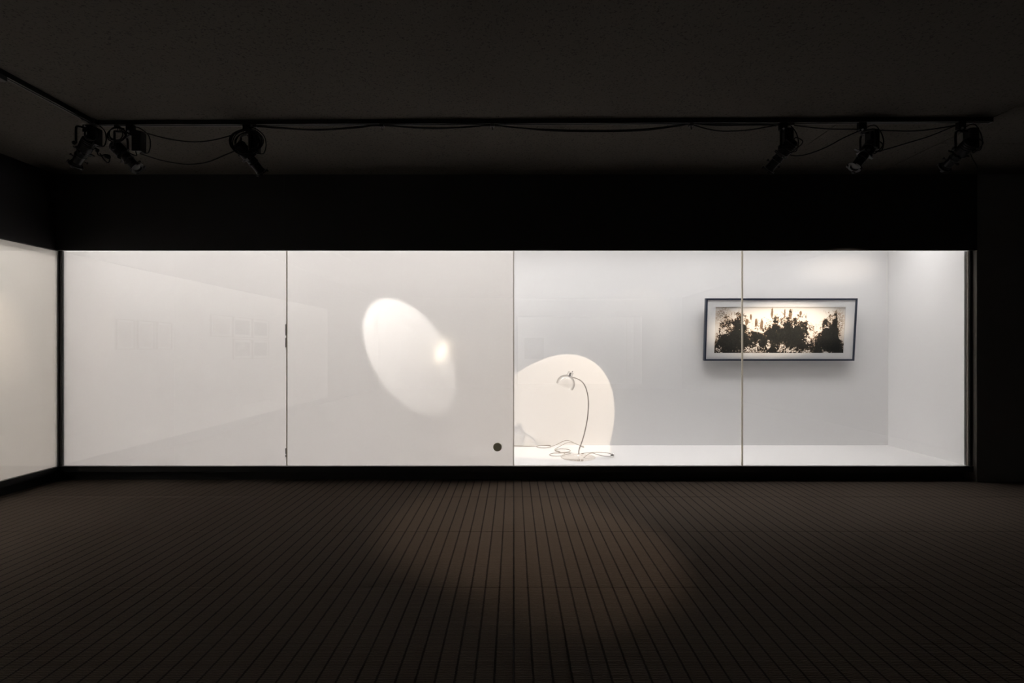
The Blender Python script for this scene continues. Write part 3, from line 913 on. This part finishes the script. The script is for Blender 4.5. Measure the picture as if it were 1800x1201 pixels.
cable([tp(437, 228, .008), tp(452, 223, .008), tp(490, 225.5, .008), tp(560, 229, .008), tp(630, 224.5, .008), tp(669, 221, .008), tp(765, 226.5, .008), tp(865, 221, .008), tp(960, 229.5, .008),
       tp(1050, 231.5, .008), tp(1130, 229.5, .008), tp(1190, 222, .008), tp(1213, 219, .008), tp(1240, 226, .008), tp(1262, 230, .008), tp(1285, 230.5, .008), tp(1320, 228, .008), tp(1372, 219, .008)],
      'second long cable under the track, sagging lower beside the ballast box spotlight', 0.0045, 6)
cable([tp(1385, 219), tp(1400, 221), tp(1450, 226.5), tp(1500, 227.5), tp(1545, 229), tp(1600, 230.5), tp(1640, 227), tp(1682, 220)], 'upper cable strung between the three right spotlights')
cable([tp(1387, 272), tp(1400, 274), tp(1420, 271), tp(1450, 260), tp(1480, 244), tp(1508, 231)], 'curved cable hanging between the first two right spotlights')
cable([tp(1540, 266), tp(1553, 264), tp(1590, 253), tp(1630, 241), tp(1665, 227), tp(1682, 220)], 'straight slanting cable between the last two right spotlights')
cable([tp(1706, 270), tp(1710, 280), tp(1716, 290), tp(1719, 300), tp(1722, 302.5)], 'short loose cable dangling below the rightmost spotlight', 0.003)

def coil(cx, cy, rx, ry, turns, label, seed, jit, r=0.0045, tails=()):
    rnd = random.Random(seed)
    pts = []
    n = 14
    ox = oy = 0; kx = ky = 1
    for k in range(int(turns * n) + 1):
        if k % n == 0:
            nox, noy, nkx, nky = rnd.uniform(-jit, jit), rnd.uniform(-jit, jit), rnd.uniform(0.68, 1.08), rnd.uniform(0.70, 1.08)
            dy = rnd.uniform(-0.03, 0.03)
        ox += (nox - ox) * .18; oy += (noy - oy) * .18; kx += (nkx - kx) * .18; ky += (nky - ky) * .18
        a = 2 * math.pi * k / n + 1.2
        pts.append(at(cx + ox + rx * kx * math.cos(a), cy + oy - ry * ky * math.sin(a), TY - 0.045 + dy * math.sin(a * .5) * .6))
    pts = [tp(*q) for q in tails[:1]] + pts + [tp(*q) for q in tails[1:]]
    o = obj('cable_coil', tube(pts, r, 7, 4), 'cable_black', None, 60, base=pts[0])
    tag(o, label, 'cable', 'coiled cables on the spotlights')
coil(432, 249, 27, 22, 9, 'thick coil of black cable wound around the third spotlight from the left', 3, 4.5, r=0.0036, tails=((432, 222),))
coil(206, 236.5, 16, 12, 4, 'small loose coil of cable left of the second spotlight from the left', 11, 3.0, r=0.0036, tails=((218, 226),))
coil(160, 235, 12, 11, 1.6, 'single loop of cable above the corner spotlight', 5, 2.0, r=0.0033, tails=((149, 220),))
cable([tp(170, 262, -.03), tp(172, 272, -.03), tp(178, 274, -.03), tp(186, 272, -.03), tp(193, 280, -.03), tp(190, 286, -.03), tp(183, 281, -.03), tp(176, 270, -.03)], 'tangled cable end with plug under the corner spotlight', 0.0034)
cable([tp(132, 195, -.3), tp(137, 203, -.2), tp(146, 212, -.05)], 'short cable running along the track to the corner spotlight', 0.0034)
pc = tp(185, 274, -.03)
pg = obj('cable_plug', lathe([(0, 0), (0.010, 0), (0.016, 0.008), (0.017, 0.028), (0.012, 0.034), (0, 0.034)], frame_matrix(pc, (0.9, 0, -0.3)), 14), 'cable_black', None, 40, base=pc)
tag(pg, 'small black plug hanging right of the corner spotlight', 'plug')
